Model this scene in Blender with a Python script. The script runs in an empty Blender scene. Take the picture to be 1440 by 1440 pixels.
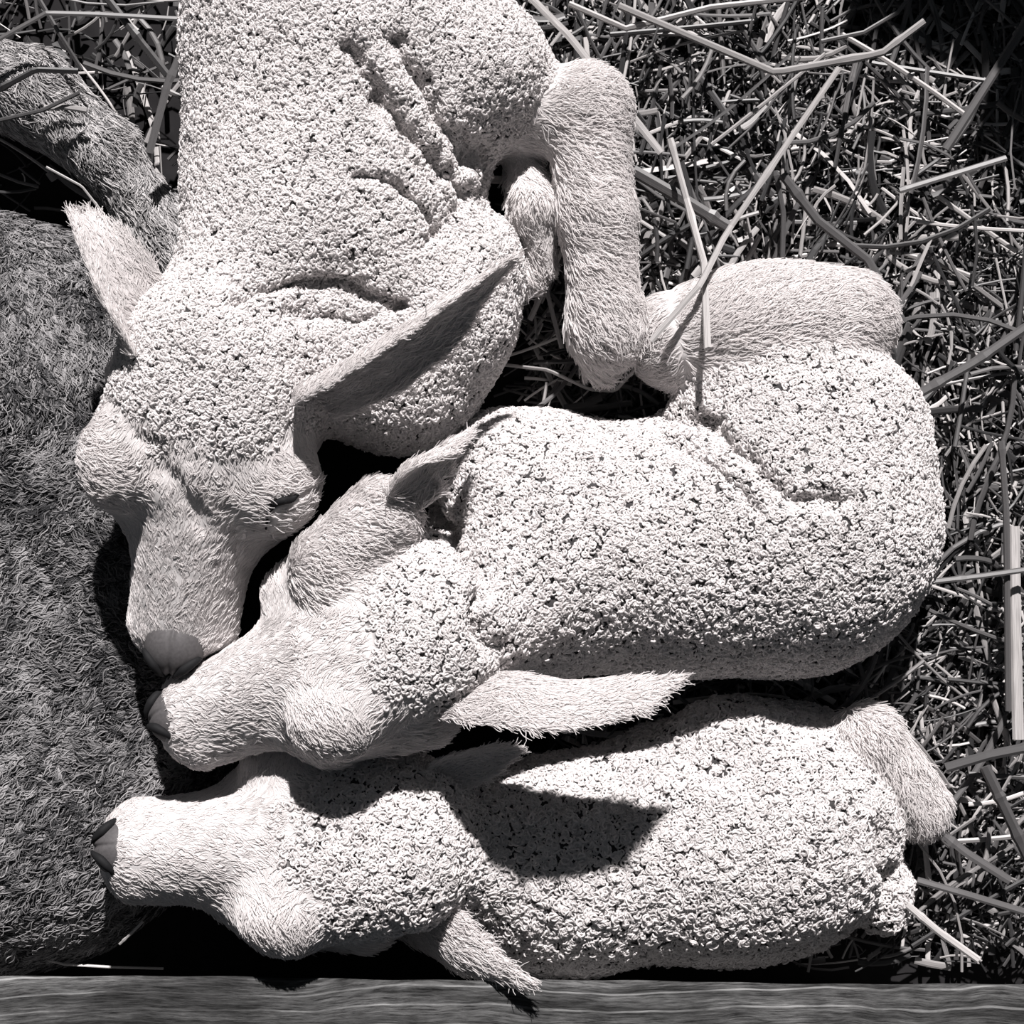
import bpy, math, random
import numpy as np
import openvdb
from mathutils import Vector

# ------------------------------------------------------------------ camera, world, sun, exposure
U = 0.0004                       # one modelling unit is 0.4 mm (a pixel of the photograph at lamb height)
CAM_H, REF = 2750.0, 2500.0      # camera height and distance to the lambs' middle, in units
GROUND = -60.0
S = bpy.context.scene
cam_d = bpy.data.cameras.new('camera'); cam = bpy.data.objects.new('camera', cam_d)
S.collection.objects.link(cam); S.camera = cam
cam.location = (0, 0, CAM_H * U)
cam_d.sensor_fit = 'HORIZONTAL'; cam_d.sensor_width = 36.0
cam_d.lens = 36.0 * REF / 1440.0
cam_d.clip_start = 0.02; cam_d.clip_end = 50

world = bpy.data.worlds.new('sky'); S.world = world; world.use_nodes = True
bg = world.node_tree.nodes['Background']
bg.inputs[0].default_value = (0.80, 0.90, 1.0, 1); bg.inputs[1].default_value = 0.045

sun_d = bpy.data.lights.new('sun', 'SUN'); sun = bpy.data.objects.new('sun', sun_d)
S.collection.objects.link(sun)
SUN_DIR = Vector((0.05, 0.76, 0.66)).normalized()       # towards the sun: top of the picture
sun.rotation_euler = SUN_DIR.to_track_quat('Z', 'Y').to_euler()
sun.location = SUN_DIR * 3
sun_d.energy = 6.9; sun_d.angle = math.radians(1.2); sun_d.color = (1.0, 0.965, 0.955)

S.view_settings.view_transform = 'Standard'; S.view_settings.look = 'None'
S.view_settings.exposure = 0.0; S.view_settings.gamma = 1.0; S.view_settings.use_curve_mapping = False
S.cycles.diffuse_bounces = 2; S.cycles.max_bounces = 4
S.cycles_curves.shape = 'THICK'

R = np.random.default_rng(7); random.seed(7)
COL = S.collection

# ------------------------------------------------------------------ helpers
def un(x, y, z):
    """the place at height z that the photograph shows at (x, y)"""
    f = (CAM_H - z) / REF
    return np.array([(x - 720) * f, (720 - y) * f, z], float)

def to_img(P):
    f = REF / (CAM_H - P[:, 2])
    return np.stack([720 + P[:, 0] * f, 720 - P[:, 1] * f], 1)

def tag(o, label=None, cat=None, group=None, kind=None):
    if label: o['label'] = label
    if cat: o['category'] = cat
    if group: o['group'] = group
    if kind: o['kind'] = kind
    return o

def link(name, data, parent=None, mat=None):
    o = bpy.data.objects.new(name, data); COL.objects.link(o)
    if parent is not None: o.parent = parent
    if mat is not None and data is not None: data.materials.append(mat)
    return o

def empty(name, loc):
    o = bpy.data.objects.new(name, None); COL.objects.link(o)
    o.location = [c * U for c in loc]; o.empty_display_size = 0.02
    return o

def off(o):                       # children are written in world units; take their parents' places off
    v = np.zeros(3)
    while o is not None: v = v + np.array(o.location) / U; o = o.parent
    return v

def mesh_np(name, V, F, parent=None, mat=None, smooth=True, attrs=None):
    me = bpy.data.meshes.new(name)
    V = (np.asarray(V, float) - off(parent)) * U
    F = np.asarray(F, np.int32); n = F.shape[1]
    me.vertices.add(len(V)); me.vertices.foreach_set('co', V.astype(np.float32).ravel())
    me.loops.add(F.size); me.loops.foreach_set('vertex_index', F.ravel())
    me.polygons.add(len(F)); me.polygons.foreach_set('loop_start', np.arange(0, F.size, n, dtype=np.int32))
    me.polygons.foreach_set('use_smooth', np.full(len(F), smooth))
    me.update(calc_edges=True); me.validate()
    for k, a in (attrs or {}).items():
        at = me.attributes.new(k, 'FLOAT', 'POINT'); at.data.foreach_set('value', np.asarray(a, np.float32))
    return link(name, me, parent, mat)

def hair_np(name, P, rad, parent, mat, tone=None):
    """P: (curves, points, 3) in units; rad: (points,) or (curves, points)"""
    n, m = P.shape[:2]
    hc = bpy.data.hair_curves.new(name); hc.add_curves([m] * n)
    hc.attributes['position'].data.foreach_set('vector', ((P - off(parent)) * U).astype(np.float32).ravel())
    r = hc.attributes.get('radius') or hc.attributes.new('radius', 'FLOAT', 'POINT')
    r.data.foreach_set('value', (np.broadcast_to(rad, (n, m)) * U).astype(np.float32).ravel())
    if tone is not None:
        at = hc.attributes.new('tone', 'FLOAT', 'CURVE'); at.data.foreach_set('value', tone.astype(np.float32))
    return link(name, hc, parent, mat)

def norm(a): return a / (np.linalg.norm(a, axis=-1, keepdims=True) + 1e-9)
def sstep(a, b, x): t = np.clip((x - a) / (b - a), 0, 1); return t * t * (3 - 2 * t)

def hash3(c, k):
    h = (c[..., 0] * 73856093) ^ (c[..., 1] * 19349663) ^ (c[..., 2] * 83492791) ^ (k * 2654435761 & 0x7fffffff)
    h = (h ^ (h >> 13)) * 1274126177 & 0x7fffffff
    h = (h ^ (h >> 16)) * 2246822519 & 0x7fffffff
    return ((h ^ (h >> 11)) & 0xffff) / 65535.0

def vor(P, s):
    """distance to the nearest scattered point, in cells of size s"""
    Q = P / s; c = np.floor(Q).astype(np.int64); best = np.full(len(P), 9.0)
    for i in (-1, 0, 1):
        for j in (-1, 0, 1):
            for k in (-1, 0, 1):
                cc = c + np.array([i, j, k])
                q = cc + np.stack([hash3(cc, 1), hash3(cc, 2), hash3(cc, 3)], 1)
                best = np.minimum(best, ((Q - q) ** 2).sum(1))
    return np.sqrt(best)

def vnoise(P, s, seed=5):
    Q = P / s; c = np.floor(Q).astype(np.int64); f = Q - c; f = f * f * (3 - 2 * f); v = 0
    for i in (0, 1):
        for j in (0, 1):
            for k in (0, 1):
                w = (f[:, 0] if i else 1 - f[:, 0]) * (f[:, 1] if j else 1 - f[:, 1]) * (f[:, 2] if k else 1 - f[:, 2])
                v = v + w * hash3(c + np.array([i, j, k]), seed)
    return v * 2 - 1

# ------------------------------------------------------------------ signed-distance bodies
def cone(a, b, r1, r2, **k): return dict(t='cone', a=np.array(a, float), b=np.array(b, float), r1=r1, r2=r2, **k)
def ball(c, r, M=None, **k):
    return dict(t='ell', c=np.array(c, float), r=np.array(r if hasattr(r, '__len__') else (r, r, r), float),
                M=np.eye(3) if M is None else M, **k)
def rz(deg):                      # rows are the ellipsoid's axes; positive turns clockwise in the picture
    a = math.radians(-deg); return np.array([[math.cos(a), math.sin(a), 0], [-math.sin(a), math.cos(a), 0], [0, 0, 1]])

def dist(p, P):
    if p['t'] == 'ell':
        q = (P - p['c']) @ p['M'].T
        k0 = np.sqrt(((q / p['r']) ** 2).sum(-1)); k1 = np.sqrt(((q / p['r'] ** 2) ** 2).sum(-1))
        return np.where(k1 > 1e-9, k0 * (k0 - 1) / np.maximum(k1, 1e-9), -p['r'].min())
    ab = p['b'] - p['a']; t = np.clip(((P - p['a']) @ ab) / (ab @ ab), 0, 1)
    return np.linalg.norm(P - p['a'] - t[..., None] * ab, axis=-1) - (p['r1'] + t * (p['r2'] - p['r1']))

def bound(p):
    if p['t'] == 'ell':
        e = np.abs(p['M'].T) @ p['r']; return p['c'] - e, p['c'] + e
    r = max(p['r1'], p['r2']); return np.minimum(p['a'], p['b']) - r, np.maximum(p['a'], p['b']) + r

def smin(a, b, k):
    h = np.clip(0.5 + 0.5 * (b - a) / k, 0, 1); return b + (a - b) * h - k * h * (1 - h)

def grid_sdf(prims, lo, n, vox):
    D = np.full(n, 60.0, np.float32); ax = [lo[i] + np.arange(n[i]) * vox for i in range(3)]
    for p in prims:
        k = p.get('k', 30); b0, b1 = bound(p); m = k + 24
        i0 = np.clip(((b0 - m - lo) / vox).astype(int), 0, n); i1 = np.clip(((b1 + m - lo) / vox).astype(int) + 2, 0, n)
        if (i1 <= i0).any(): continue
        G = np.stack(np.meshgrid(*[ax[i][i0[i]:i1[i]] for i in range(3)], indexing='ij'), -1)
        sl = tuple(slice(a, b) for a, b in zip(i0, i1))
        D[sl] = smin(D[sl], dist(p, G), k)
    return D

def sdf_mesh(prims, vox, against=()):
    """against: other animals' shapes this one is pressed in by"""
    lo = np.min([bound(p)[0] for p in prims], 0) - 30; hi = np.max([bound(p)[1] for p in prims], 0) + 30
    n = np.ceil((hi - lo) / vox).astype(int) + 1
    D = grid_sdf(prims, lo, n, vox)
    for other in against: D = -smin(-D, grid_sdf(other, lo, n, vox) - 5.0, 8.0)
    g = openvdb.FloatGrid(60.0); g.copyFromArray(np.clip(D, -60, 60))
    pts, quads = g.convertToQuads(isovalue=0.0)
    V = np.asarray(pts, float) * vox + lo; F = np.asarray(quads, np.int32)
    N = vnormals(V, F)
    c = V[F].mean(1); ctr = V[F]; fn = np.cross(ctr[:, 2] - ctr[:, 0], ctr[:, 3] - ctr[:, 1])
    # outward check by the signed volume
    if (fn * c).sum() < 0: F = F[:, ::-1].copy()
    return V, F

def vnormals(V, F):
    q = V[F]; fn = np.cross(q[:, 2] - q[:, 0], q[:, -1] - q[:, 1]); N = np.zeros_like(V)
    for i in range(F.shape[1]):
        for j in range(3): N[:, j] += np.bincount(F[:, i], fn[:, j], len(V))
    return norm(N)

def field(prims, V):
    """per-point wool amount, fur length and comb direction, blended from the nearest shapes"""
    W = []
    for p in prims: W.append(dist(p, V))
    D = np.stack(W, 1); w = np.exp(-np.clip(D - D.min(1, keepdims=True), 0, 200) / 12.0); w /= w.sum(1, keepdims=True)
    wool = w @ np.array([p.get('wool', 0.0) for p in prims])
    ln = w @ np.array([p.get('len', 22.0) for p in prims])
    comb = w @ np.array([np.array(p.get('comb', (0, -1, 0)), float) for p in prims])
    return wool, ln, comb

def seg_d(Q, pts):
    best = np.full(len(Q), 1e9); pts = np.asarray(pts, float)
    for a, b in zip(pts[:-1], pts[1:]):
        ab = b - a; t = np.clip(((Q - a) @ ab) / (ab @ ab), 0, 1)
        best = np.minimum(best, np.linalg.norm(Q - a - t[:, None] * ab, axis=1))
    return best

def strokes(V, F, ss):
    """press folds (positive depth) or raise ridges (negative) along lines seen from above"""
    for pts, width, depth in ss:
        N = vnormals(V, F); Q = to_img(V) + 7 * np.stack([vnoise(V, 26, 71), vnoise(V, 26, 72)], 1) * min(1, depth / 15); d = seg_d(Q, pts)
        d = d * (1 + 0.35 * vnoise(V, 18, 73))
        w = np.exp(-(d / width) ** 2) * sstep(-0.1, 0.35, N[:, 2])
        V = V - N * (w * depth)[:, None]
    return V

def sample(V, F, dens, keep=None):
    """points over the surface, so many per square unit; returns face index and positions"""
    q = V[F]; T = np.concatenate([q[:, [0, 1, 2]], q[:, [0, 2, 3]]]) if F.shape[1] == 4 else q
    FI = np.concatenate([F[:, [0, 1, 2]], F[:, [0, 2, 3]]]) if F.shape[1] == 4 else F
    A = 0.5 * np.linalg.norm(np.cross(T[:, 1] - T[:, 0], T[:, 2] - T[:, 0]), axis=1)
    if keep is not None: A = A * keep[FI].mean(1)
    n = int(A.sum() * dens); cs = np.cumsum(A)
    i = np.searchsorted(cs, R.random(n) * cs[-1]); i = np.minimum(i, len(A) - 1)
    a, b = R.random(n), R.random(n); s = a + b > 1; a[s], b[s] = 1 - a[s], 1 - b[s]
    w = np.stack([1 - a - b, a, b], 1)
    return FI[i], w
def at(idx, w, A): return (A[idx] * (w[..., None] if A.ndim > 1 else w)).sum(1)

def view_keep(V, N, m=420, back=-0.75):
    im = to_img(V)
    ok = (im[:, 0] > -m) & (im[:, 0] < 1440 + m) & (im[:, 1] > -m) & (im[:, 1] < 1440 + m)
    return (ok & (N[:, 2] > back)).astype(float)

def clump(P, s):
    """the way from each point to the middle of its lock of wool"""
    Q = P / s; c = np.floor(Q).astype(np.int64); best = np.full(len(P), 9.0); v = np.zeros_like(P)
    for i in (-1, 0, 1):
        for j in (-1, 0, 1):
            for k in (-1, 0, 1):
                cc = c + np.array([i, j, k]); f = cc + np.stack([hash3(cc, 1), hash3(cc, 2), hash3(cc, 3)], 1)
                q = ((Q - f) ** 2).sum(1); m = q < best; best[m] = q[m]; v[m] = (f - Q)[m] * s
    return v

def curls(p, n, size=3.6, turns=0.9, m=9, lift=2.0):
    k = len(p); t = norm(np.cross(n, R.normal(size=(k, 3)))); b = np.cross(n, t)
    # the loop's plane leans a random amount out of the skin
    lean = R.uniform(-0.9, 0.9, k)[:, None]
    b2 = norm(b * np.cos(lean) + n * np.sin(lean))
    sz = size * R.uniform(0.6, 1.35, k); tn = turns * R.uniform(0.7, 1.3, k)
    u = np.linspace(0, 1, m)
    ph = u[None, :] * (tn * 2 * np.pi)[:, None]
    rr = sz[:, None] * (0.55 + 0.45 * u[None, :])
    P = p[:, None, :] + rr[..., None] * (np.cos(ph)[..., None] * t[:, None] + np.sin(ph)[..., None] * b2[:, None])
    P = P + n[:, None, :] * (lift * (0.1 + u[None, :] * R.uniform(0.6, 1.5, k)[:, None]))[..., None]
    return P

def strands(p, n, comb, ln, m=6, stand=0.24, wave=0.12, jit=0.25):
    k = len(p); c = comb - n * (comb * n).sum(1, keepdims=True); c = norm(c + 1e-4 * R.normal(size=(k, 3)))
    # neighbours lean together: clumps
    j1 = np.stack([vnoise(p, 16, s) for s in (11, 12, 13)], 1)
    c = norm(c + j1 * 0.5 + R.normal(size=(k, 3)) * jit); c = norm(c - n * (c * n).sum(1, keepdims=True))
    side = np.cross(n, c); u = np.linspace(0, 1, m)[None, :, None]
    st = (stand * R.uniform(0.5, 1.5, k))[:, None, None]; L = (ln * R.uniform(0.65, 1.25, k))[:, None, None]
    ph = R.uniform(0, 6.28, k)[:, None, None]
    up = st * (u - 0.45 * u * u)
    P = p[:, None] + L * (c[:, None] * u * (0.75 + 0.25 * u) + n[:, None] * up + side[:, None] * wave * np.sin(u * 5 + ph) * u)
    return P - n[:, None] * 1.0

# ------------------------------------------------------------------ materials
def new_mat(name):
    m = bpy.data.materials.new(name); m.use_nodes = True; nt = m.node_tree
    b = nt.nodes['Principled BSDF']; b.inputs['Roughness'].default_value = 0.9
    b.inputs['Specular IOR Level'].default_value = 0.15
    return m, nt, b

def tone_mat(name, c0, c1, attr='tone', rough=0.9, spec=0.15):
    m, nt, b = new_mat(name); a = nt.nodes.new('ShaderNodeAttribute'); a.attribute_name = attr
    mx = nt.nodes.new('ShaderNodeMix'); mx.data_type = 'RGBA'
    mx.inputs[6].default_value = (*c0, 1); mx.inputs[7].default_value = (*c1, 1)
    nt.links.new(a.outputs['Fac'], mx.inputs[0]); nt.links.new(mx.outputs[2], b.inputs['Base Color'])
    b.inputs['Roughness'].default_value = rough; b.inputs['Specular IOR Level'].default_value = spec
    return m

def glow_through(m, amt):
    """fine hair passes part of the light on to its far side"""
    nt = m.node_tree; b = nt.nodes['Principled BSDF']; out = nt.nodes['Material Output']
    tr = nt.nodes.new('ShaderNodeBsdfTranslucent'); mx = nt.nodes.new('ShaderNodeMixShader'); mx.inputs[0].default_value = amt
    src = b.inputs['Base Color'].links[0].from_socket
    nt.links.new(src, tr.inputs['Color']); nt.links.new(b.outputs[0], mx.inputs[1]); nt.links.new(tr.outputs[0], mx.inputs[2])
    nt.links.new(mx.outputs[0], out.inputs['Surface'])

def flat_mat(name, c, rough=0.9, spec=0.15, noise=None):
    m, nt, b = new_mat(name); b.inputs['Base Color'].default_value = (*c, 1)
    b.inputs['Roughness'].default_value = rough; b.inputs['Specular IOR Level'].default_value = spec
    if noise:
        sc, amt = noise
        tc = nt.nodes.new('ShaderNodeTexCoord'); nz = nt.nodes.new('ShaderNodeTexNoise'); nz.inputs['Scale'].default_value = sc
        nz.inputs['Detail'].default_value = 6
        mr = nt.nodes.new('ShaderNodeMapRange'); mr.inputs[3].default_value = 1 - amt; mr.inputs[4].default_value = 1 + amt
        mx = nt.nodes.new('ShaderNodeMix'); mx.data_type = 'RGBA'; mx.blend_type = 'MULTIPLY'; mx.inputs[0].default_value = 1
        mx.inputs[6].default_value = (*c, 1)
        nt.links.new(tc.outputs['Object'], nz.inputs['Vector']); nt.links.new(nz.outputs['Fac'], mr.inputs[0])
        nt.links.new(mr.outputs[0], mx.inputs[7]); nt.links.new(mx.outputs[2], b.inputs['Base Color'])
    return m

M_WOOL = tone_mat('lamb_wool', (0.66, 0.63, 0.625), (0.86, 0.82, 0.815))
M_FUR = tone_mat('lamb_hair', (0.78, 0.75, 0.745), (0.93, 0.89, 0.885))
glow_through(M_FUR, 0.42); glow_through(M_WOOL, 0.2)
M_SKIN_SHADE = tone_mat('lamb_skin_gap_shade', (0.66, 0.632, 0.628), (0.055, 0.052, 0.053), attr='wool')  # skin under hair is pale; under wool near-black, painting shade between curls
M_EARSKIN = flat_mat('ear_skin', (0.55, 0.52, 0.52), noise=(120, 0.2))
M_NOSE = flat_mat('nose_skin', (0.085, 0.08, 0.082), rough=0.6, spec=0.3, noise=(600, 0.4))
M_DARK = flat_mat('dark_lash', (0.012, 0.012, 0.013), rough=0.7)
M_EWE = tone_mat('ewe_wool', (0.03, 0.03, 0.032), (0.37, 0.36, 0.365))
M_EWESKIN = flat_mat('ewe_skin', (0.035, 0.034, 0.036), noise=(80, 0.3))
M_EWELEG = tone_mat('ewe_leg_hair', (0.12, 0.118, 0.12), (0.60, 0.58, 0.58))

def straw_mat():
    m, nt, b = new_mat('straw'); b.inputs['Roughness'].default_value = 0.45; b.inputs['Specular IOR Level'].default_value = 0.5
    a = nt.nodes.new('ShaderNodeAttribute'); a.attribute_name = 'tone'
    v = nt.nodes.new('ShaderNodeAttribute'); v.attribute_name = 'along'
    u = nt.nodes.new('ShaderNodeAttribute'); u.attribute_name = 'around'
    cx = nt.nodes.new('ShaderNodeCombineXYZ'); nt.links.new(v.outputs['Fac'], cx.inputs[0]); nt.links.new(u.outputs['Fac'], cx.inputs[1])
    nt.links.new(a.outputs['Fac'], cx.inputs[2])
    nz = nt.nodes.new('ShaderNodeTexNoise'); nz.inputs['Scale'].default_value = 4.0; nz.inputs['Detail'].default_value = 4
    nt.links.new(cx.outputs[0], nz.inputs['Vector'])
    r = nt.nodes.new('ShaderNodeValToRGB')
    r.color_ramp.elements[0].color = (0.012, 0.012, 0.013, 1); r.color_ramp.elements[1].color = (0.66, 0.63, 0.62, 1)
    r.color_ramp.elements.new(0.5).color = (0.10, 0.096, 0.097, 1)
    mr = nt.nodes.new('ShaderNodeMapRange'); mr.inputs[3].default_value = 0.55; mr.inputs[4].default_value = 1.25
    nt.links.new(nz.outputs['Fac'], mr.inputs[0])
    mu = nt.nodes.new('ShaderNodeMath'); mu.operation = 'MULTIPLY'
    nt.links.new(a.outputs['Fac'], mu.inputs[0]); nt.links.new(mr.outputs[0], mu.inputs[1])
    nt.links.new(mu.outputs[0], r.inputs[0]); nt.links.new(r.outputs[0], b.inputs['Base Color'])
    return m
M_STRAW = straw_mat()

def wood_mat():
    m, nt, b = new_mat('weathered_wood'); b.inputs['Roughness'].default_value = 0.8; N, L = nt.nodes, nt.links
    tc = N.new('ShaderNodeTexCoord')
    warp = N.new('ShaderNodeTexNoise'); warp.inputs['Scale'].default_value = 9; warp.inputs['Detail'].default_value = 3
    L.new(tc.outputs['Object'], warp.inputs['Vector'])
    sub = N.new('ShaderNodeVectorMath'); sub.operation = 'SUBTRACT'; sub.inputs[1].default_value = (0.5, 0.5, 0.5); L.new(warp.outputs['Color'], sub.inputs[0])
    sc = N.new('ShaderNodeVectorMath'); sc.operation = 'SCALE'; sc.inputs['Scale'].default_value = 0.022; L.new(sub.outputs[0], sc.inputs[0])
    ad = N.new('ShaderNodeVectorMath'); ad.operation = 'ADD'; L.new(tc.outputs['Object'], ad.inputs[0]); L.new(sc.outputs[0], ad.inputs[1])
    def nz(scale, detail, rough):
        mp = N.new('ShaderNodeMapping'); mp.inputs['Scale'].default_value = scale; L.new(ad.outputs[0], mp.inputs[0])
        n = N.new('ShaderNodeTexNoise'); n.inputs['Scale'].default_value = 1; n.inputs['Detail'].default_value = detail; n.inputs['Roughness'].default_value = rough
        L.new(mp.outputs[0], n.inputs['Vector']); return n.outputs['Fac']
    def ramp(src, p0, p1, c0, c1):
        r = N.new('ShaderNodeValToRGB'); r.color_ramp.elements[0].position = p0; r.color_ramp.elements[1].position = p1
        r.color_ramp.elements[0].color = (*[c0] * 3, 1); r.color_ramp.elements[1].color = (*[c1] * 3, 1); L.new(src, r.inputs[0]); return r.outputs[0]
    def mix(kind, a, c, f=1.0):
        x = N.new('ShaderNodeMix'); x.data_type = 'RGBA'; x.blend_type = kind; x.inputs[0].default_value = f
        L.new(a, x.inputs[6]); L.new(c, x.inputs[7]); return x.outputs[2]
    fib = nz((60, 900, 300), 6, 0.75); broad = nz((8, 110, 60), 4, 0.6); patch = nz((11, 14, 14), 5, 0.6)
    col = ramp(fib, 0.36, 0.66, 0.02, 0.17)
    col = mix('MULTIPLY', col, ramp(broad, 0.35, 0.62, 0.35, 1.15)); col = mix('MULTIPLY', col, ramp(patch, 0.36, 0.62, 0.45, 1.25))
    mp = N.new('ShaderNodeMapping'); mp.inputs['Scale'].default_value = (2.4, 34, 10); L.new(ad.outputs[0], mp.inputs[0])
    wv = N.new('ShaderNodeTexWave'); wv.bands_direction = 'Y'; wv.inputs['Scale'].default_value = 0.9; wv.inputs['Distortion'].default_value = 2.5
    wv.inputs['Detail'].default_value = 4; L.new(mp.outputs[0], wv.inputs['Vector'])
    line = mix('MULTIPLY', ramp(wv.outputs['Fac'], 0.955, 1.0, 0, 0.22), ramp(patch, 0.42, 0.58, 0.1, 1))
    L.new(mix('ADD', col, line), b.inputs['Base Color'])
    bp = N.new('ShaderNodeBump'); bp.inputs['Strength'].default_value = 0.8; bp.inputs['Distance'].default_value = 0.0006
    L.new(fib, bp.inputs['Height']); L.new(bp.outputs[0], b.inputs['Normal'])
    return m
M_WOOD = wood_mat()
M_SOIL = flat_mat('dark_bedding', (0.02, 0.019, 0.02), rough=1, noise=(90, 0.5))

# ------------------------------------------------------------------ the setting: the pen floor
g = 4200.0
fl = mesh_np('floor', [(-g, -g, GROUND), (g, -g, GROUND), (g, g, GROUND), (-g, g, GROUND)], [[0, 1, 2, 3]], None, M_SOIL, False)
tag(fl, 'dark trampled bedding floor of the pen under the straw', kind='structure')

# two added planks, out of view past the top right corner, to shade straw there
def plank(name, a, b, wide, thick, lean):
    a, b = np.array(a, float), np.array(b, float); f = norm(b - a); w = norm(np.cross(f, np.array(lean, float))); u = np.cross(f, w)
    V = [p + w * wide / 2 * i + u * thick / 2 * j for p in (a, b) for i, j in ((-1, -1), (1, -1), (1, 1), (-1, 1))]
    F = [(0, 1, 2, 3), (7, 6, 5, 4), (0, 4, 5, 1), (1, 5, 6, 2), (2, 6, 7, 3), (3, 7, 4, 0)]
    tag(mesh_np(name, V, F, None, M_WOOD, False), 'added grey plank out of view that shades the straw', kind='structure')
plank('shade_plank_1', (560, 1330, 420), (1500, 1180, 470), 190, 22, (0, 0.3, 1))
plank('shade_plank_2', (760, 1090, 400), (1500, 900, 430), 120, 22, (0, 0.3, 1))

# ------------------------------------------------------------------ ears
def ear(parent, pts, wid, opens, cup, name='ear', thick=5.0, length=20, dens=0.16, label=None):
    """a cupped leaf: pts along its middle (photo x, y and height), half widths, the way the hollow faces"""
    P = np.array([un(*p) for p in pts]); m = 34
    t = np.linspace(0, len(P) - 1, m); i = np.minimum(t.astype(int), len(P) - 2); f = (t - i)[:, None]
    # Catmull-Rom
    Pe = np.vstack([2 * P[0] - P[1], P, 2 * P[-1] - P[-2]])
    a, b, c, d = Pe[i], Pe[i + 1], Pe[i + 2], Pe[i + 3]
    C = 0.5 * (2 * b + (c - a) * f + (2 * a - 5 * b + 4 * c - d) * f ** 2 + (3 * b - a - 3 * c + d) * f ** 3)
    W = np.interp(t, np.arange(len(wid)), wid); CU = np.interp(t, np.arange(len(wid)), cup if hasattr(cup, '__len__') else [cup] * len(wid))
    T = norm(np.gradient(C, axis=0)); O = np.array(opens, float); O = norm(O[None] - T * (T @ O)[:, None]); Sd = np.cross(T, O)
    q = 19; v = np.linspace(-1, 1, q)
    def shell(offs):
        a = v[None] * CU[:, None]
        X = np.sin(a) / np.sin(np.maximum(CU, 1e-3))[:, None].clip(0.3)
        Y = (1 - np.cos(a)) / np.sin(np.maximum(CU, 1e-3))[:, None].clip(0.3)
        n = -(np.cos(a)[..., None] * O[:, None]) + np.sin(a)[..., None] * Sd[:, None]
        o = offs * (1 - 0.75 * np.abs(v)[None, :, None] ** 3)
        return C[:, None] + W[:, None, None] * (X[..., None] * Sd[:, None] + Y[..., None] * O[:, None]) + n * o
    A, B = shell(thick * 0.5), shell(-thick * 0.5)          # A is the back of the ear, B the hollow
    V = np.concatenate([A.reshape(-1, 3), B.reshape(-1, 3)]); F = []; nA = m * q
    for i_ in range(m - 1):
        for j in range(q - 1):
            a0 = i_ * q + j; F.append((a0, a0 + 1, a0 + q + 1, a0 + q)); F.append((nA + a0, nA + a0 + q, nA + a0 + q + 1, nA + a0 + 1))
        for j, s in ((0, 1), (q - 1, -1)):
            a0 = i_ * q + j; f_ = (a0, a0 + q, nA + a0 + q, nA + a0); F.append(f_ if s > 0 else f_[::-1])
    for j in range(q - 1):
        a0 = j; F.append((a0, nA + a0, nA + a0 + 1, a0 + 1)); a0 = (m - 1) * q + j; F.append((a0, a0 + 1, nA + a0 + 1, nA + a0))
    F = np.array(F, np.int32)
    Nn = vnormals(V, F)
    if (Nn[:nA].reshape(m, q, 3)[:, q // 2] * -O).sum() < 0: F = F[:, ::-1].copy(); Nn = -Nn
    o = mesh_np(name, V, F, parent, M_EARSKIN)
    if label: o['label'] = label
    vi = np.arange(2 * nA); isA = vi < nA; vv = np.tile(np.abs(np.tile(v, m)), 2)
    keep = np.where(isA, 0.7, 0.35 + 0.9 * sstep(0.72, 0.98, vv))
    idx, w = sample(V, F, dens, keep)
    Tt = np.tile(np.repeat(T, q, 0), (2, 1)); p, n, c = at(idx, w, V), norm(at(idx, w, Nn)), at(idx, w, Tt)
    L = length * (0.6 + 0.5 * R.random(len(p)))
    hair_np('ear_hair', strands(p, n, c, L, stand=0.28), np.linspace(1.15, 0.35, 6), o, M_FUR, R.random(len(p)))
    return o

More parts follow.
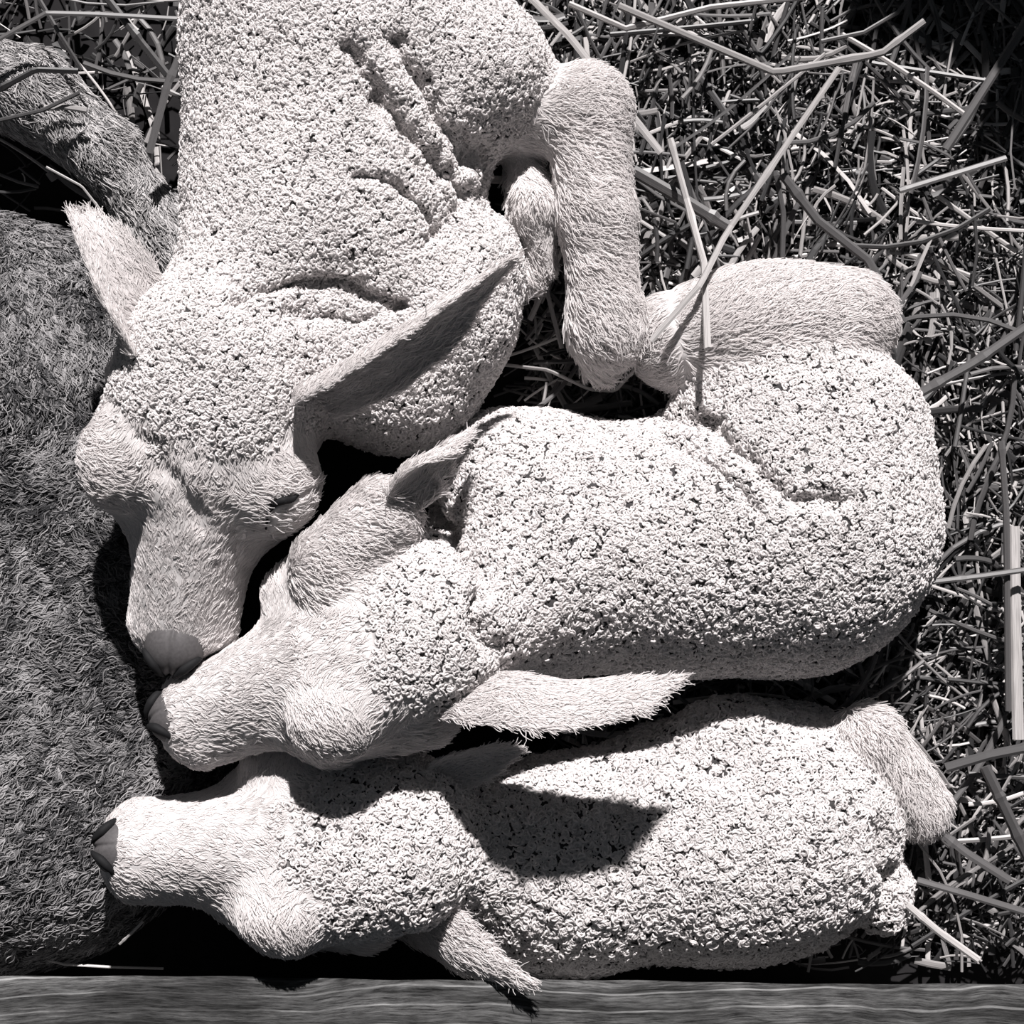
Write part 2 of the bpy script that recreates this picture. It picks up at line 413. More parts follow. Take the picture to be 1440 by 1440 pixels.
# ------------------------------------------------------------------ heads
class Head:
    """local frame: forward to the nose, sideways, up through the crown"""
    def __init__(s, poll, nose, crown, size=1.0, pad=-8.0):
        s.pad = pad
        s.o = un(*poll); n = un(*nose); s.s = size * np.linalg.norm(n - s.o) / 460.0
        s.f = norm(n - s.o); c = np.array(crown, float); s.u = norm(c - s.f * (c @ s.f)); s.l = np.cross(s.u, s.f)   # l: to the head's left
        s.M = np.stack([s.f, s.l, s.u])
    def p(s, x, y, z): return s.o + s.s * (x * s.f + y * s.l + z * s.u)
    def v(s, x, y, z): return x * s.f + y * s.l + z * s.u
    def prims(s, wool_to=0.9, brow=0.2):
        k = s.s; P = []
        E = lambda c, r, **q: P.append(ball(s.p(*c), np.array(r) * k, s.M, **q))
        E((40, 0, -5), (122, 128, 100), wool=wool_to, comb=s.v(-1, 0, 0.1), k=30, len=14)
        E((125, 0, 8), (105, 134, 86), wool=brow, comb=s.v(1, 0, 0), k=40, len=15)
        for g_ in (1, -1):
            E((180, g_ * 90, 12), (72, 66, 62), comb=s.v(-0.3, g_, 0), k=26, len=20)         # brow
            P.append(cone(s.p(215, g_ * 84, -30), s.p(285, g_ * 40, -40), 50 * k, 40 * k, comb=s.v(-0.6, g_, -0.3), k=20, len=20))  # under the eye
            P.append(cone(s.p(90, g_ * 80, -62), s.p(215, g_ * 72, -70), 66 * k, 50 * k, comb=s.v(-1, g_ * 0.5, -0.4), k=30, len=30))   # cheek
            P.append(cone(s.p(290, g_ * 30, -44), s.p(398, g_ * 32, -46), 46 * k, 41 * k, comb=s.v(-0.5, g_ * 1.0, 0), k=22, len=14))   # lips
        P.append(cone(s.p(200, 0, -2), s.p(395, 0, -22), 78 * k, 54 * k, comb=s.v(-1, 0.15, 0), k=34, len=13))
        P.append(cone(s.p(180, 0, -85), s.p(395, 0, -84), 50 * k, 32 * k, comb=s.v(-1, 0, -0.3), k=26, len=18))
        E((408, 0, -30), (39, 50, 38), comb=s.v(-1, 0, 0.3), k=20, len=8)
        return P
    def details(s, parent):
        k = s.s
        # nose pad, flush with the muzzle, with two comma nostrils and a middle groove
        pr = [ball(s.p(418, 0, s.pad), np.array((40, 40, 35)) * k, s.M, k=8)]
        V, F = sdf_mesh(pr, 1.6)
        V = V - s.f * (4 * k * np.exp(-(((V - s.p(440, 0, 0)) @ s.l) / (3 * k)) ** 2))[:, None]
        mesh_np('nose', V, F, parent, M_NOSE)
        for g_ in (1, -1):
            tube('nostril', [s.p(418 + 42 * a, g_ * 41 * b_, s.pad + 37.5 * c_) for a, b_, c_ in ((.93, .15, .33), (.78, .30, .55), (.55, .48, .68), (.35, .68, .64), (.20, .85, .48), (.20, .95, .24))], [2, 5, 7, 6.5, 4.5, 2], parent, M_DARK, label='dark nostril')
        # mouth: a thin dark line round the muzzle below the nose
        pts = [s.p(300, 74, -62), s.p(350, 70, -60), s.p(405, 58, -58), s.p(444, 26, -62), s.p(452, 0, -66), s.p(444, -26, -62), s.p(405, -58, -58), s.p(350, -70, -60), s.p(300, -74, -62)]
        tube('mouth', pts, [1.5, 3, 3.5, 3.5, 3.5, 3.5, 3.5, 3, 1.5], parent, M_DARK)
def closed_eye(parent, V, pts, rad):
    """a shut lid lying on the face along a line seen from above"""
    im = to_img(V); P = []
    for x, y in pts:
        near = np.hypot(im[:, 0] - x, im[:, 1] - y) < 5; z = V[near, 2].max(); P.append(un(x, y, z + 2.0))
    tube('closed_eye', P, rad, parent, M_DARK, label='dark closed eyelid')

def tube(name, pts, rad, parent, mat, sides=8, sub=6, label=None, flat=1.0):
    P = np.array(pts, float); t = np.linspace(0, len(P) - 1, (len(P) - 1) * sub + 1); i = np.minimum(t.astype(int), len(P) - 2); f = (t - i)[:, None]
    Pe = np.vstack([2 * P[0] - P[1], P, 2 * P[-1] - P[-2]]); a, b, c, d = Pe[i], Pe[i + 1], Pe[i + 2], Pe[i + 3]
    C = 0.5 * (2 * b + (c - a) * f + (2 * a - 5 * b + 4 * c - d) * f ** 2 + (3 * b - a - 3 * c + d) * f ** 3)
    r = np.interp(t, np.arange(len(rad)), rad); T = norm(np.gradient(C, axis=0))
    up = np.array([0, 0, 1.0]) if abs(T[0, 2]) < 0.9 else np.array([1.0, 0, 0])
    S1 = norm(np.cross(T, up)); S2 = np.cross(S1, T); an = np.linspace(0, 2 * np.pi, sides, endpoint=False)
    V = C[:, None] + r[:, None, None] * (np.cos(an)[None, :, None] * S1[:, None] + flat * np.sin(an)[None, :, None] * S2[:, None])
    m = len(C); V = V.reshape(-1, 3); F = []
    for q in range(m - 1):
        for j in range(sides): F.append((q * sides + j, q * sides + (j + 1) % sides, (q + 1) * sides + (j + 1) % sides, (q + 1) * sides + j))
    V = np.vstack([V, C[:1], C[-1:]]); n = len(V)
    for j in range(sides):
        F.append((n - 2, (j + 1) % sides, j, j)); F.append((n - 1, (m - 1) * sides + j, (m - 1) * sides + (j + 1) % sides, (m - 1) * sides + (j + 1) % sides))
    o = mesh_np(name, V, F, parent, mat)
    if label: o['label'] = label
    return o

# ------------------------------------------------------------------ dress a body: mesh, fleece, hair
def animal(root, prims, vox, folds=(), against=(), bald=(), head=None, lock=0.16, wool_amp=3.2, cell=10.0, wool_dens=0.055, fur_dens=0.075, skin=None, wool_m=None, fur_m=None,
           curl=3.6, body_name='body', wool_r=(1.55, 0.9), fur_r=(1.1, 0.4)):
    V, F = sdf_mesh(prims, vox, against); V = strokes(V, F, folds); N = vnormals(V, F)
    wool, ln, comb = field(prims, V)
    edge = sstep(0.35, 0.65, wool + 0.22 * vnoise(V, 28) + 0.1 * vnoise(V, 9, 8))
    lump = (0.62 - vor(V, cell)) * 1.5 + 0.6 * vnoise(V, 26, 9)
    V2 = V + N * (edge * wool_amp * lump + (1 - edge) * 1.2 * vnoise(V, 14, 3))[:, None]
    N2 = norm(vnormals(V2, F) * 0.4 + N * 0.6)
    body = mesh_np(body_name, V2, F, root, skin or M_SKIN_SHADE, attrs={'wool': edge})
    keep = view_keep(V, N)
    if head is not None: keep = keep * sstep(0.8, 1.1, np.sqrt(((((V2 - head.p(440, 0, head.pad + 2)) @ head.M.T) / head.s / np.array([36, 38, 36])) ** 2).sum(1)))
    for pts, wd in bald: keep = keep * sstep(wd * 0.5, wd, seg_d(to_img(V2), pts))
    idx, w = sample(V2, F, wool_dens, keep * edge)
    p, n = at(idx, w, V2), norm(at(idx, w, N2)); pull = lock + 0.16 * vnoise(p, 48, 61) + 0.06 * vnoise(p, 11, 62); p = p + clump(p + 3 * np.stack([vnoise(p, 7, q) for q in (1, 2, 3)], 1), cell * 1.2) * np.clip(pull, 0, 1)[:, None]; br = 0.5 + 0.35 * vnoise(p, 40, 21) + 0.25 * R.normal(size=len(p))
    P = curls(p, n, size=curl)
    hair_np('fleece', P, np.interp(np.linspace(0, 1, 9), [0, 0.6, 1], [wool_r[0], wool_r[0], wool_r[1]]), root, wool_m or M_WOOL, np.clip(br, 0, 1))
    idx, w = sample(V2, F, fur_dens, keep * (1 - edge) + keep * 1e-6)
    p, n, c, l = at(idx, w, V2), norm(at(idx, w, N)), at(idx, w, comb), at(idx, w, ln); br = 0.6 + 0.3 * vnoise(p, 25, 22) + 0.2 * R.normal(size=len(p))
    hair_np('hair', strands(p, n, c, l), np.linspace(fur_r[0], fur_r[1], 6), root, fur_m or M_FUR, np.clip(br, 0, 1))
    return body, V2

def I(x, y, z): return un(x, y, z)
UP = (0, 0, 1)

# ------------------------------------------------------------------ the shapes of the four animals
HEAD_LOW = Head((588, 1180, 195), (136, 1192, 212), (0, 0.34, 1), 1.02)
LOW = [ball(I(800, 1215, 20), (200, 165, 168), k=40, wool=1), ball(I(1010, 1180, 15), (235, 188, 190), rz(4), k=60, wool=1),
       ball(I(1110, 1150, 15), (168, 170, 178), k=60, wool=1), ball(I(1030, 1045, 70), (92, 66, 80), k=30, wool=1),
       cone(I(800, 1200, 60), I(640, 1190, 110), 120, 95, k=50, wool=1), cone(I(640, 1190, 110), I(580, 1200, 140), 98, 96, k=40, wool=1),
       cone(I(1215, 1045, 70), I(1285, 1130, 50), 58, 50, k=14, comb=(0.5, -0.8, 0), len=30), ball(I(1240, 1255, 30), (44, 60, 60), k=20, wool=1),
       cone(I(335, 1250, 165), I(425, 1300, 140), 46, 24, k=24, comb=(1, -0.75, 0), len=40)]
LOW += HEAD_LOW.prims(1.0, 0.75)
HEAD_MID = Head((628, 862, 295), (206, 1018, 245), (-0.12, 0.55, 1), 1.0)
MID = [ball(I(770, 765, 85), (178, 198, 212), rz(-6), k=40, wool=1), ball(I(950, 770, 85), (200, 192, 210), k=60, wool=1),
       ball(I(1110, 735, 80), (222, 228, 215), rz(10), k=60, wool=1), ball(I(1130, 590, 115), (180, 130, 135), rz(10), k=50, wool=1),
       ball(I(1075, 460, 115), (170, 94, 112), rz(-6), k=36, comb=(0.9, 0.45, 0), len=26),
       ball(I(1190, 450, 115), (68, 70, 74), k=24, comb=(1, -0.5, 0), len=34), ball(I(950, 480, 105), (66, 70, 80), k=30, comb=(-0.8, -0.4, 0), len=26),
       ball(I(700, 680, 125), (84, 104, 125), k=40, wool=1),
       cone(I(790, 800, 150), I(670, 850, 215), 125, 100, k=40, wool=1), cone(I(670, 850, 215), I(610, 885, 250), 100, 98, k=40, wool=1),
       cone(I(470, 800, 300), I(535, 728, 312), 62, 54, k=36, comb=(1, -0.15, 0.1), len=22)]
MID += HEAD_MID.prims(0.9)
HEAD_TOP = Head((312, 470, 300), (243, 932, 235), (0.05, 0.05, 1), 1.04, pad=8.0)
TOP = [ball(I(480, 60, 150), (232, 330, 200), rz(0), k=60, wool=1), ball(I(470, 270, 160), (215, 220, 190), k=60, wool=1),
       ball(I(650, 108, 150), (132, 108, 140), k=60, wool=1),
       cone(I(500, 350, 170), I(595, 440, 180), 150, 125, k=60, wool=1), cone(I(595, 440, 170), I(570, 525, 165), 128, 112, k=40, wool=1),
       ball(I(672, 375, 170), (62, 78, 100), k=30, wool=1), cone(I(690, 400, 130), I(735, 395, 120), 44, 26, k=20, len=24, comb=(1, 0.1, 0)),
       cone(I(540, 520, 190), I(350, 480, 250), 105, 100, k=40, wool=1), cone(I(400, 330, 220), I(330, 450, 250), 130, 105, k=50, wool=1),
       cone(I(680, 150, 110), I(800, 165, 140), 70, 60, k=24, comb=(1, 0, 0), len=22),
       ball(I(818, 152, 160), (66, 62, 62), k=30, comb=(0.9, 0.3, 0), len=24), cone(I(824, 160, 160), I(838, 300, 170), 60, 52, k=24, comb=(0.9, -0.5, 0), len=24),
       cone(I(838, 300, 170), I(848, 410, 165), 52, 50, k=24, comb=(0.9, -0.5, 0), len=24), ball(I(852, 455, 160), (56, 62, 56), k=24, comb=(0.8, -0.7, 0), len=26),
       cone(I(850, 460, 155), I(846, 505, 130), 48, 30, k=20, comb=(0.1, -1, 0), len=28),
       cone(I(735, 235, 100), I(748, 290, 150), 30, 33, k=12, comb=(0.2, -1, 0), len=18), cone(I(748, 290, 150), I(765, 370, 130), 33, 18, k=16, comb=(0.2, -1, 0), len=18)]
TOP += HEAD_TOP.prims(1.0, 0.5)
EWE = [ball(I(-60, 600, -20), (425, 330, 200), comb=(-0.6, -1, 0), k=10, len=26, wool=1), ball(I(-60, 850, -20), (425, 330, 205), k=60, wool=1), ball(I(-60, 1095, -20), (425, 305, 200), k=60, wool=1),
       cone(I(-260, 60, 40), I(40, 130, 40), 85, 62, comb=(1, -0.4, 0), k=40, len=22),
       cone(I(40, 130, 40), I(150, 215, 40), 62, 46, comb=(0.7, -0.9, 0), k=24, len=22),
       cone(I(150, 215, 40), I(262, 372, 30), 46, 40, comb=(0.6, -0.9, 0), k=24, len=22),
       ball(I(215, 345, 0), (75, 85, 60), comb=(0.3, -1, 0), k=24, wool=1, len=26),
       cone(I(-260, 60, 40), I(-330, 500, 20), 110, 160, comb=(0, -1, 0), k=60, len=22)]

# ------------------------------------------------------------------ the ewe the lambs lean on
ewe = empty('sheep', I(-60, 820, GROUND))
tag(ewe, 'dark grey woolly flank and foreleg of the big ewe the lambs rest their noses on', 'sheep')
V, F = sdf_mesh(EWE, 4.5, (TOP, MID, LOW)); N = vnormals(V, F); wool, ln, comb = field(EWE, V)
V2 = V + N * (2.0 * vnoise(V, 30, 4) + 5 * vnoise(V, 90, 14))[:, None]
mesh_np('body', V2, F, ewe, M_EWESKIN)
keep = view_keep(V, N, 300)
E_H = np.stack([-1 + 0 * V[:, 0], -0.35 + 0.9 * vnoise(V, 120, 31), 0 * V[:, 0]], 1)
vert = sstep(-60, 240, V[:, 1])[:, None]         # the upper flank hangs down, the lower is combed across
cmb = E_H * (1 - vert) + np.array([0.25, -1, 0]) * vert
cmb = cmb * wool[:, None] + comb * (1 - wool[:, None])
cmb = cmb + 0.9 * np.stack([vnoise(V, 34, 51), vnoise(V, 34, 52), 0 * V[:, 0]], 1)
idx, w = sample(V2, F, 0.17, keep * (wool > 0.5)); p, n, c = at(idx, w, V2), norm(at(idx, w, N)), at(idx, w, cmb)
p = p + clump(p, 13) * 0.45
hair_np('fleece', strands(p, n, c, np.full(len(p), 22.0), m=9, stand=0.36, wave=0.22, jit=0.3), np.linspace(1.25, 0.5, 9), ewe, M_EWE,
        np.clip(0.42 + 0.45 * vnoise(p, 14, 41) + 0.35 * vnoise(p, 80, 42) + 0.28 * R.normal(size=len(p)), 0, 1))
idx, w = sample(V2, F, 0.13, keep * (wool <= 0.5)); p, n, c = at(idx, w, V2), norm(at(idx, w, N)), at(idx, w, cmb)
hair_np('leg_hair', strands(p, n, c, np.full(len(p), 22.0), stand=0.4), np.linspace(1.2, 0.4, 6), ewe, M_EWELEG, R.random(len(p)))

# ------------------------------------------------------------------ the bottom lamb
lamb = empty('lamb', I(930, 1190, GROUND))
tag(lamb, 'lowest of three sleeping white lambs, lying along the wooden board', 'lamb', 'sleeping lambs')
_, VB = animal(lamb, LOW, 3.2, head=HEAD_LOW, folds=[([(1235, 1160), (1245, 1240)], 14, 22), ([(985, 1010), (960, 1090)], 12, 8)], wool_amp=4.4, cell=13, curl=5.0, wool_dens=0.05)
HEAD_LOW.details(lamb)
ear(lamb, [(520, 1245, 150), (575, 1290, 155), (640, 1335, 215), (742, 1382, 268)], [36, 58, 48, 4], (0.2, 0.4, -1), [1.0, 0.8, 0.6, 0.4], length=24)
ear(lamb, [(590, 1120, 190), (630, 1085, 205), (690, 1065, 200), (730, 1055, 190)], [26, 34, 26, 4], (0, -0.6, 1), [1.0, 0.8, 0.6, 0.4], length=18)

# ------------------------------------------------------------------ the middle lamb
lamb = empty('lamb', I(960, 740, GROUND))
tag(lamb, 'middle of three sleeping white lambs, one ear laid over the back of the lowest lamb', 'lamb', 'sleeping lambs')
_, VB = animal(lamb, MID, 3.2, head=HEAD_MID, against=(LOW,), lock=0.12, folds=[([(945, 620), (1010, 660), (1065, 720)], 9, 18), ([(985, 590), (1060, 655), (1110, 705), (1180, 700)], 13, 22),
                                ([(880, 575), (960, 590), (1010, 590)], 10, 16), ([(605, 715), (650, 765), (688, 805), (672, 860), (690, 910)], 15, 38)], curl=3.8)
HEAD_MID.details(lamb)
ear(lamb, [(610, 965, 300), (700, 965, 350), (800, 978, 368), (880, 970, 368), (950, 955, 362)], [42, 60, 54, 42, 4], (0.05, -0.9, -0.5), [0.9, 0.7, 0.6, 0.5, 0.4], length=24)
ear(lamb, [(560, 700, 345), (588, 660, 355), (618, 636, 340), (655, 612, 310)], [30, 40, 34, 5], (0.1, -0.85, 0.5), [1.0, 1.2, 1.1, 0.6], length=24)

# ------------------------------------------------------------------ the top lamb
lamb = empty('lamb', I(520, 250, GROUND))
tag(lamb, 'topmost of three sleeping white lambs, ears spread and a foreleg stretched over the straw', 'lamb', 'sleeping lambs')
EYE_TOP = [(374, 744), (377, 722), (386, 709), (398, 704), (410, 702), (420, 695)]
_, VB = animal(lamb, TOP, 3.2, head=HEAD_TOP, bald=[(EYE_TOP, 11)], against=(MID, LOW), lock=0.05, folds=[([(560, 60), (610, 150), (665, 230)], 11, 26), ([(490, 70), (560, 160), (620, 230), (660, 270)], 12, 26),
                                ([(520, 130), (580, 220), (640, 290)], 10, 18), ([(500, 245), (560, 255), (600, 300), (615, 330)], 9, 18), ([(655, 200), (690, 240), (700, 290)], 16, 30),
                                ([(330, 425), (400, 400), (480, 400), (560, 430)], 11, 20), ([(400, 440), (500, 450), (560, 430)], 8, 12),
                                ([(630, 310), (600, 340)], 10, 10), ([(210, 620), (238, 670), (280, 730)], 18, 9),
                                ([(375, 745), (382, 710), (415, 698), (440, 690)], 5, 7)], curl=3.5, wool_dens=0.08)
HEAD_TOP.details(lamb)
closed_eye(lamb, VB, EYE_TOP, [1.5, 3, 5, 6, 5, 2])
ear(lamb, [(430, 550, 335), (520, 500, 375), (615, 440, 390), (724, 362, 365)], [48, 58, 50, 5], (0.5, -0.78, 0.42), [1.25, 1.2, 1.0, 0.5], length=20)
ear(lamb, [(205, 490, 325), (168, 415, 345), (138, 350, 350), (112, 302, 340)], [50, 58, 42, 18], (0.65, 0.35, 0.65), [1.1, 1.0, 0.9, 0.6], length=20)

# ------------------------------------------------------------------ the wooden board
def board():
    BZ = 232.0
    n = 240; L0, L1 = un(-260, 0, BZ)[0], un(1700, 0, BZ)[0]
    t0 = un(0, 1372, BZ)[1]; t1 = un(1440, 1386, BZ)[1]
    xs = np.linspace(L0, L1, n); yt = np.interp(xs, [un(0, 0, BZ)[0], un(1440, 0, BZ)[0]], [t0, t1]) + 1.2 * np.sin(xs / 90) + 0.6 * np.sin(xs / 23)
    prof = [(3, BZ - 3), (0, BZ - 8), (-92, GROUND), (-200, GROUND), (-112, BZ - 8), (-108, BZ - 1), (-60, BZ + 0.5), (-6, BZ)]   # (in from the top edge, height)
    V = np.array([[x, y + d, z] for x, y in zip(xs, yt) for d, z in prof]); m = len(prof); V[:, 1] -= np.where(True, 3, 0)
    F = [(i * m + j, i * m + (j + 1) % m, (i + 1) * m + (j + 1) % m, (i + 1) * m + j) for i in range(n - 1) for j in range(m)]
    F += [(0, 3, 2, 1), (0, 5, 4, 3), (0, 7, 6, 5)]; e = (n - 1) * m
    F += [(e, e + 1, e + 2, e + 3), (e, e + 3, e + 4, e + 5), (e, e + 5, e + 6, e + 7)]
    o = mesh_np('wooden_board', V, F, None, M_WOOD, False)
    tag(o, 'weathered grey wooden board edging the pen along the bottom of the picture', 'board')
board()

# ------------------------------------------------------------------ straw
def stalk_geo(P, wid, flat, tone, sides=6, nodes=()):
    """a hollow-looking flattened stem along P; nodes are the swollen joints"""
    P = np.asarray(P, float); m = len(P); T = norm(np.gradient(P, axis=0))
    up = np.array([0, 0, 1.0]); S1 = norm(np.cross(T, up[None]) + 1e-6); S2 = np.cross(S1, T)
    roll = random.uniform(-0.6, 0.6); A, B = S1 * math.cos(roll) + S2 * math.sin(roll), -S1 * math.sin(roll) + S2 * math.cos(roll)
    an = np.linspace(0, 2 * np.pi, sides, endpoint=False); r = np.full(m, wid / 2.0)
    s = np.linspace(0, 1, m)
    for q in nodes: r = r * (1 + 0.35 * np.exp(-((s - q) / 0.012) ** 2))
    V = P[:, None] + r[:, None, None] * (np.cos(an)[None, :, None] * A[:, None] + flat * np.sin(an)[None, :, None] * B[:, None])
    F = [(q * sides + j, q * sides + (j + 1) % sides, (q + 1) * sides + (j + 1) % sides, (q + 1) * sides + j) for q in range(m - 1) for j in range(sides)]
    F += [tuple([0, 3, 2, 1]), (0, 5, 4, 3)] if sides == 6 else []
    e = (m - 1) * sides
    F += [(e, e + 1, e + 2, e + 3), (e, e + 3, e + 4, e + 5)] if sides == 6 else []
    L = np.linalg.norm(P[-1] - P[0])
    along = np.repeat(s * L / 160.0 + random.random() * 40, sides); around = np.tile(np.arange(sides) * 2.3, m)
    return V.reshape(-1, 3), F, dict(tone=np.full(m * sides, tone), along=along, around=around)

def bend(P, n):
    P = np.asarray(P, float); t = np.linspace(0, len(P) - 1, n); i = np.minimum(t.astype(int), len(P) - 2); f = (t - i)[:, None]
    return P[i] * (1 - f) + P[i + 1] * f

STRAW_N = [0]
def stalk(pts, wid, tone, label=None, group='loose straw stalks', flat=0.5):
    P = [un(*p) for p in pts]; base = np.array([P[0][0], P[0][1], GROUND])
    V, F, at_ = stalk_geo(bend(P, 4 * len(P) + 6), wid, flat, tone, nodes=(random.random(), random.random()))
    me_parent = None
    o = mesh_np('straw_stalk', V - base, F, None, M_STRAW, False, attrs=at_)
    o.location = base * U
    tag(o, label or 'single dry straw stalk lying loose in the thick bedding', 'straw', group)
    return o

NAMED = [
 ([(1300, 30, 95), (1240, 75, 100), (1090, 102, 95), (1050, 85, 90), (870, 8, 80)], 11, 0.72, 'long bent straw stalk with a kink, sagging across the top right'),
 ([(1180, 95, 110), (1125, 175, 110), (1020, 330, 115), (985, 400, 225), (915, 480, 225)], 10, 0.8, 'long pale straw slanting down to the hoof of the top lamb'),
 ([(942, 195, 90), (965, 280, 100), (990, 370, 160), (995, 490, 262)], 11, 0.85, 'pale upright straw crossing the smooth thigh of the middle lamb'),
 ([(890, 240, 60), (960, 280, 62), (1025, 320, 62)], 19, 0.55, 'broad flat straw blade beside the stretched foreleg'),
 ([(1330, 210, 90), (1400, 100, 95), (1450, 20, 95)], 13, 0.5, 'thick straw stem rising to the top right corner'),
 ([(1265, 268, 80), (1340, 245, 84), (1415, 222, 84)], 11, 0.55, 'straight straw piece lying level near the right edge, high up'),
 ([(1100, 245, 70), (1150, 310, 75), (1220, 365, 80), (1270, 455, 84)], 14, 0.42, 'frayed straw leaf curving down behind the rump of the middle lamb'),
 ([(1290, 555, 80), (1370, 510, 84), (1450, 455, 84)], 14, 0.45, 'thick jointed straw stem running from the rump of the middle lamb to the right edge'),
 ([(1408, 620, 80), (1415, 720, 84), (1418, 1000, 80)], 10, 0.5, 'tall thin straw standing along the right edge'),
 ([(1426, 740, 60), (1428, 880, 62), (1432, 1040, 62)], 17, 0.92, 'broad bright straw blade down the right edge'),
 ([(1310, 818, 90), (1380, 810, 92), (1450, 800, 92)], 9, 0.5, 'thin straw lying level beside the flank of the middle lamb'),
 ([(1275, 1272, 85), (1320, 1310, 86), (1376, 1350, 86)], 11, 0.95, 'short bright straw piece lying off the rump of the bottom lamb'),
 ([(1310, 1160, 70), (1360, 1200, 74), (1420, 1238, 72)], 15, 0.5, 'thick split straw stem below the hind hoof of the bottom lamb'),
 ([(1385, 1078, 92), (1410, 1130, 94), (1450, 1215, 92)], 17, 0.42, 'broad dull straw blade slanting off the right edge'),
 ([(1290, 1238, 60), (1350, 1255, 64), (1450, 1285, 62)], 11, 0.5, 'long straw with a bend beside the rump of the bottom lamb'),
 ([(1330, 1080, 60), (1390, 1062, 64), (1460, 1048, 62)], 15, 0.32, 'dark thick stem lying level beside the tail of the bottom lamb'),
 ([(210, 215, 130), (235, 120, 135), (268, 42, 135)], 14, 0.50, 'broad straw leaning against the back of the top lamb'),
 ([(145, -10, 130), (195, 55, 130), (235, 105, 125)], 13, 0.34, 'dark straw stem slanting down between ewe leg and top lamb'),
 ([(-10, 60, 150), (65, 18, 150), (140, 20, 140), (280, 28, 130)], 9, 0.42, 'bent straw stretched across the top left corner'),
 ([(50, -10, 130), (85, 50, 130), (115, 98, 120)], 8, 0.45, 'short straw crossing the bent one in the top left corner'),
 ([(-10, 130, 160), (50, 98, 160), (110, 100, 150)], 9, 0.14, 'dark straw lying over the top of the ewe leg'),
 ([(-5, 170, 140), (60, 155, 140), (112, 130, 140)], 6, 0.30, 'thin dark straw lying over the middle of the ewe leg'),
 ([(62, 152, 132), (90, 150, 132), (122, 155, 130)], 9, 0.75, 'short bright straw lying on the ewe leg'),
 ([(65, 235, 110), (115, 262, 110), (145, 300, 110)], 4, 0.75, 'thin curved pale straw below the ewe leg'),
 ([(30, 1340, 60), (90, 1356, 50), (160, 1360, 45), (230, 1362, 40)], 4, 0.9, 'thin curved bright straw between the ewe and the board'),
 ([(168, 1328, 150), (185, 1312, 156), (201, 1296, 156)], 4, 0.85, 'tiny straw bit stuck on the dark fleece of the ewe'),
 ([(700, 512, 60), (770, 520, 64), (830, 548, 70), (865, 550, 80), (920, 490, 130)], 6, 0.75, 'thin bent straw cradling the hoof of the top lamb'),
 ([(790, 350, 70), (768, 400, 72), (745, 450, 70)], 10, 0.85, 'pale straw leaf between the two forelegs of the top lamb'),
 ([(768, 405, 66), (778, 445, 66), (790, 490, 64)], 7, 0.8, 'narrow straw running down beside the stretched foreleg'),
 ([(740, -10, 60), (800, 50, 60), (930, 215, 62)], 14, 0.8, 'wide straw blade behind the knee of the top lamb'),
 ([(800, 5, 70), (880, 40, 70), (1000, 10, 70), (1140, -5, 72)], 9, 0.8, 'pale straw along the top edge, right of the top lamb'),
 ([(1090, 240, 66), (1102, 300, 66), (1100, 372, 66)], 8, 0.35, 'dull upright straw above the rump of the middle lamb'),
 ([(1205, 80, 66), (1195, 120, 66), (1188, 158, 66)], 9, 0.6, 'short flat straw below the long kinked stalk'),
]
for pts, wd, tn, lb in NAMED: stalk(pts, wd, tn, lb, group='straw stalks lying singly')

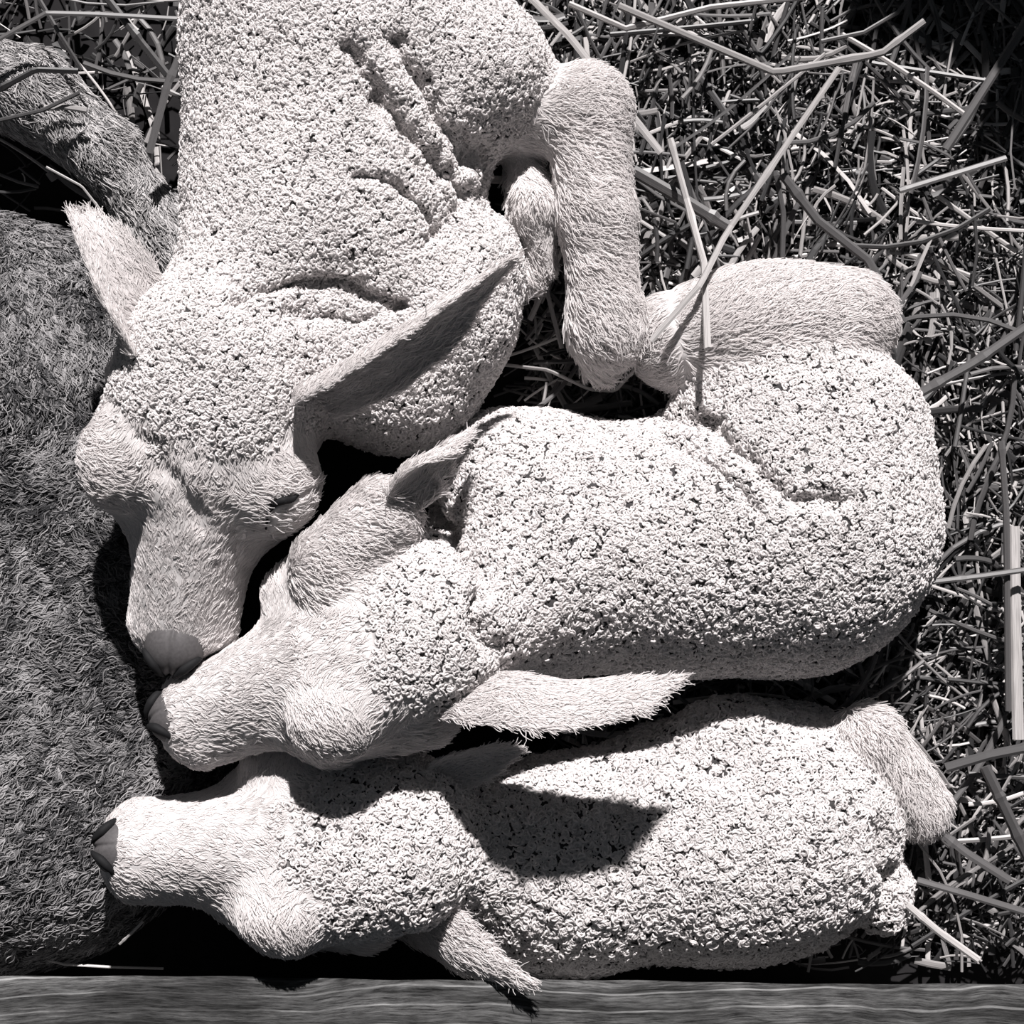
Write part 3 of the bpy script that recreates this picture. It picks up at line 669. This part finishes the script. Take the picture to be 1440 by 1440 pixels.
def in_straw(x, y):
    return (x > 690 and y < 1372) or (x < 300 and y < 330)
def clear(P, gap=2.0):
    """True where a piece lies outside every animal"""
    P = np.atleast_2d(P); ok = np.ones(len(P), bool)
    for prims in (EWE, TOP, MID, LOW):
        for p in prims: ok &= dist(p, P) > gap
    return ok
def rnd_stalk(zlo, zhi, Lr, wr, tr):
    far = 260 if zhi < 30 else 0
    while True:
        if random.random() < 0.965: x, y = random.uniform(740, 1470 + far), random.uniform(-30 - far, 1400)
        else: x, y = random.uniform(-30 - far, 290), random.uniform(-30 - far, 320)
        if in_straw(x, y): break
    L = random.uniform(*Lr); r = random.random()
    a = (random.gauss(math.radians(58), 0.25) if r < 0.30 else random.gauss(math.radians(-35), 0.3) if r < 0.5 else
         random.gauss(math.radians(92), 0.2) if r < 0.72 else random.gauss(0.1, 0.2) if r < 0.85 else random.uniform(0, math.pi))
    z = random.uniform(zlo, zhi); dz = random.gauss(0, 0.08) * L
    c = un(x, y, z); d = np.array([math.cos(a), math.sin(a), 0]); b = np.array([-d[1], d[0], 0]) * random.gauss(0, 0.06) * L
    n = 5; P = [c + d * L * (t - 0.5) + b * (1 - (2 * t - 1) ** 2) + np.array([0, 0, dz * (t - 0.5)]) for t in np.linspace(0, 1, n)]
    P = np.array(P); P[:, 2] = np.maximum(P[:, 2], GROUND + 4)
    if P[:, 1].min() < un(0, 1366, 0)[1] or not clear(P).all(): return rnd_stalk(zlo, zhi, Lr, wr, tr)
    wd, fl_ = random.uniform(*wr), random.uniform(0.25, 0.9)
    if zhi < 30 and random.random() < 0.16: wd, fl_ = random.uniform(6, 13), 0.18      # flat leaf chips
    return P, wd, fl_, min(max(random.gauss(*tr), 0.08), 1.0)

# 260 more that can be told apart one by one, on top of the pile
for i in range(262):
    P, wd, fl_, tn = rnd_stalk(0, 45, (60, 240), (3.5, 9), (0.50, 0.28))
    base = np.array([P[0][0], P[0][1], GROUND]); V, F, at_ = stalk_geo(P, wd, fl_, tn, nodes=(random.random(),))
    o = mesh_np('straw_stalk', V - base, F, None, M_STRAW, False, attrs=at_); o.location = base * U
    tag(o, 'single dry straw stalk lying loose in the thick bedding', 'straw', 'loose straw stalks')
# the pile below: bits beyond counting
Vs, Fs, A3 = [], [], dict(tone=[], along=[], around=[]); o_ = 0
for i in range(12500):
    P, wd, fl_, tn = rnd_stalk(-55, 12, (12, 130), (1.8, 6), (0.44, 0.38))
    V, F, at_ = stalk_geo(P, wd, fl_, tn)
    Vs.append(V); Fs.append(np.array(F) + o_); o_ += len(V)
    for k in A3: A3[k].append(at_[k])
o = mesh_np('straw_bedding', np.vstack(Vs), np.vstack(Fs), None, M_STRAW, False, attrs={k: np.concatenate(v) for k, v in A3.items()})
tag(o, 'thick mat of chopped straw bits covering the pen floor around the lambs', 'straw bedding', kind='stuff')
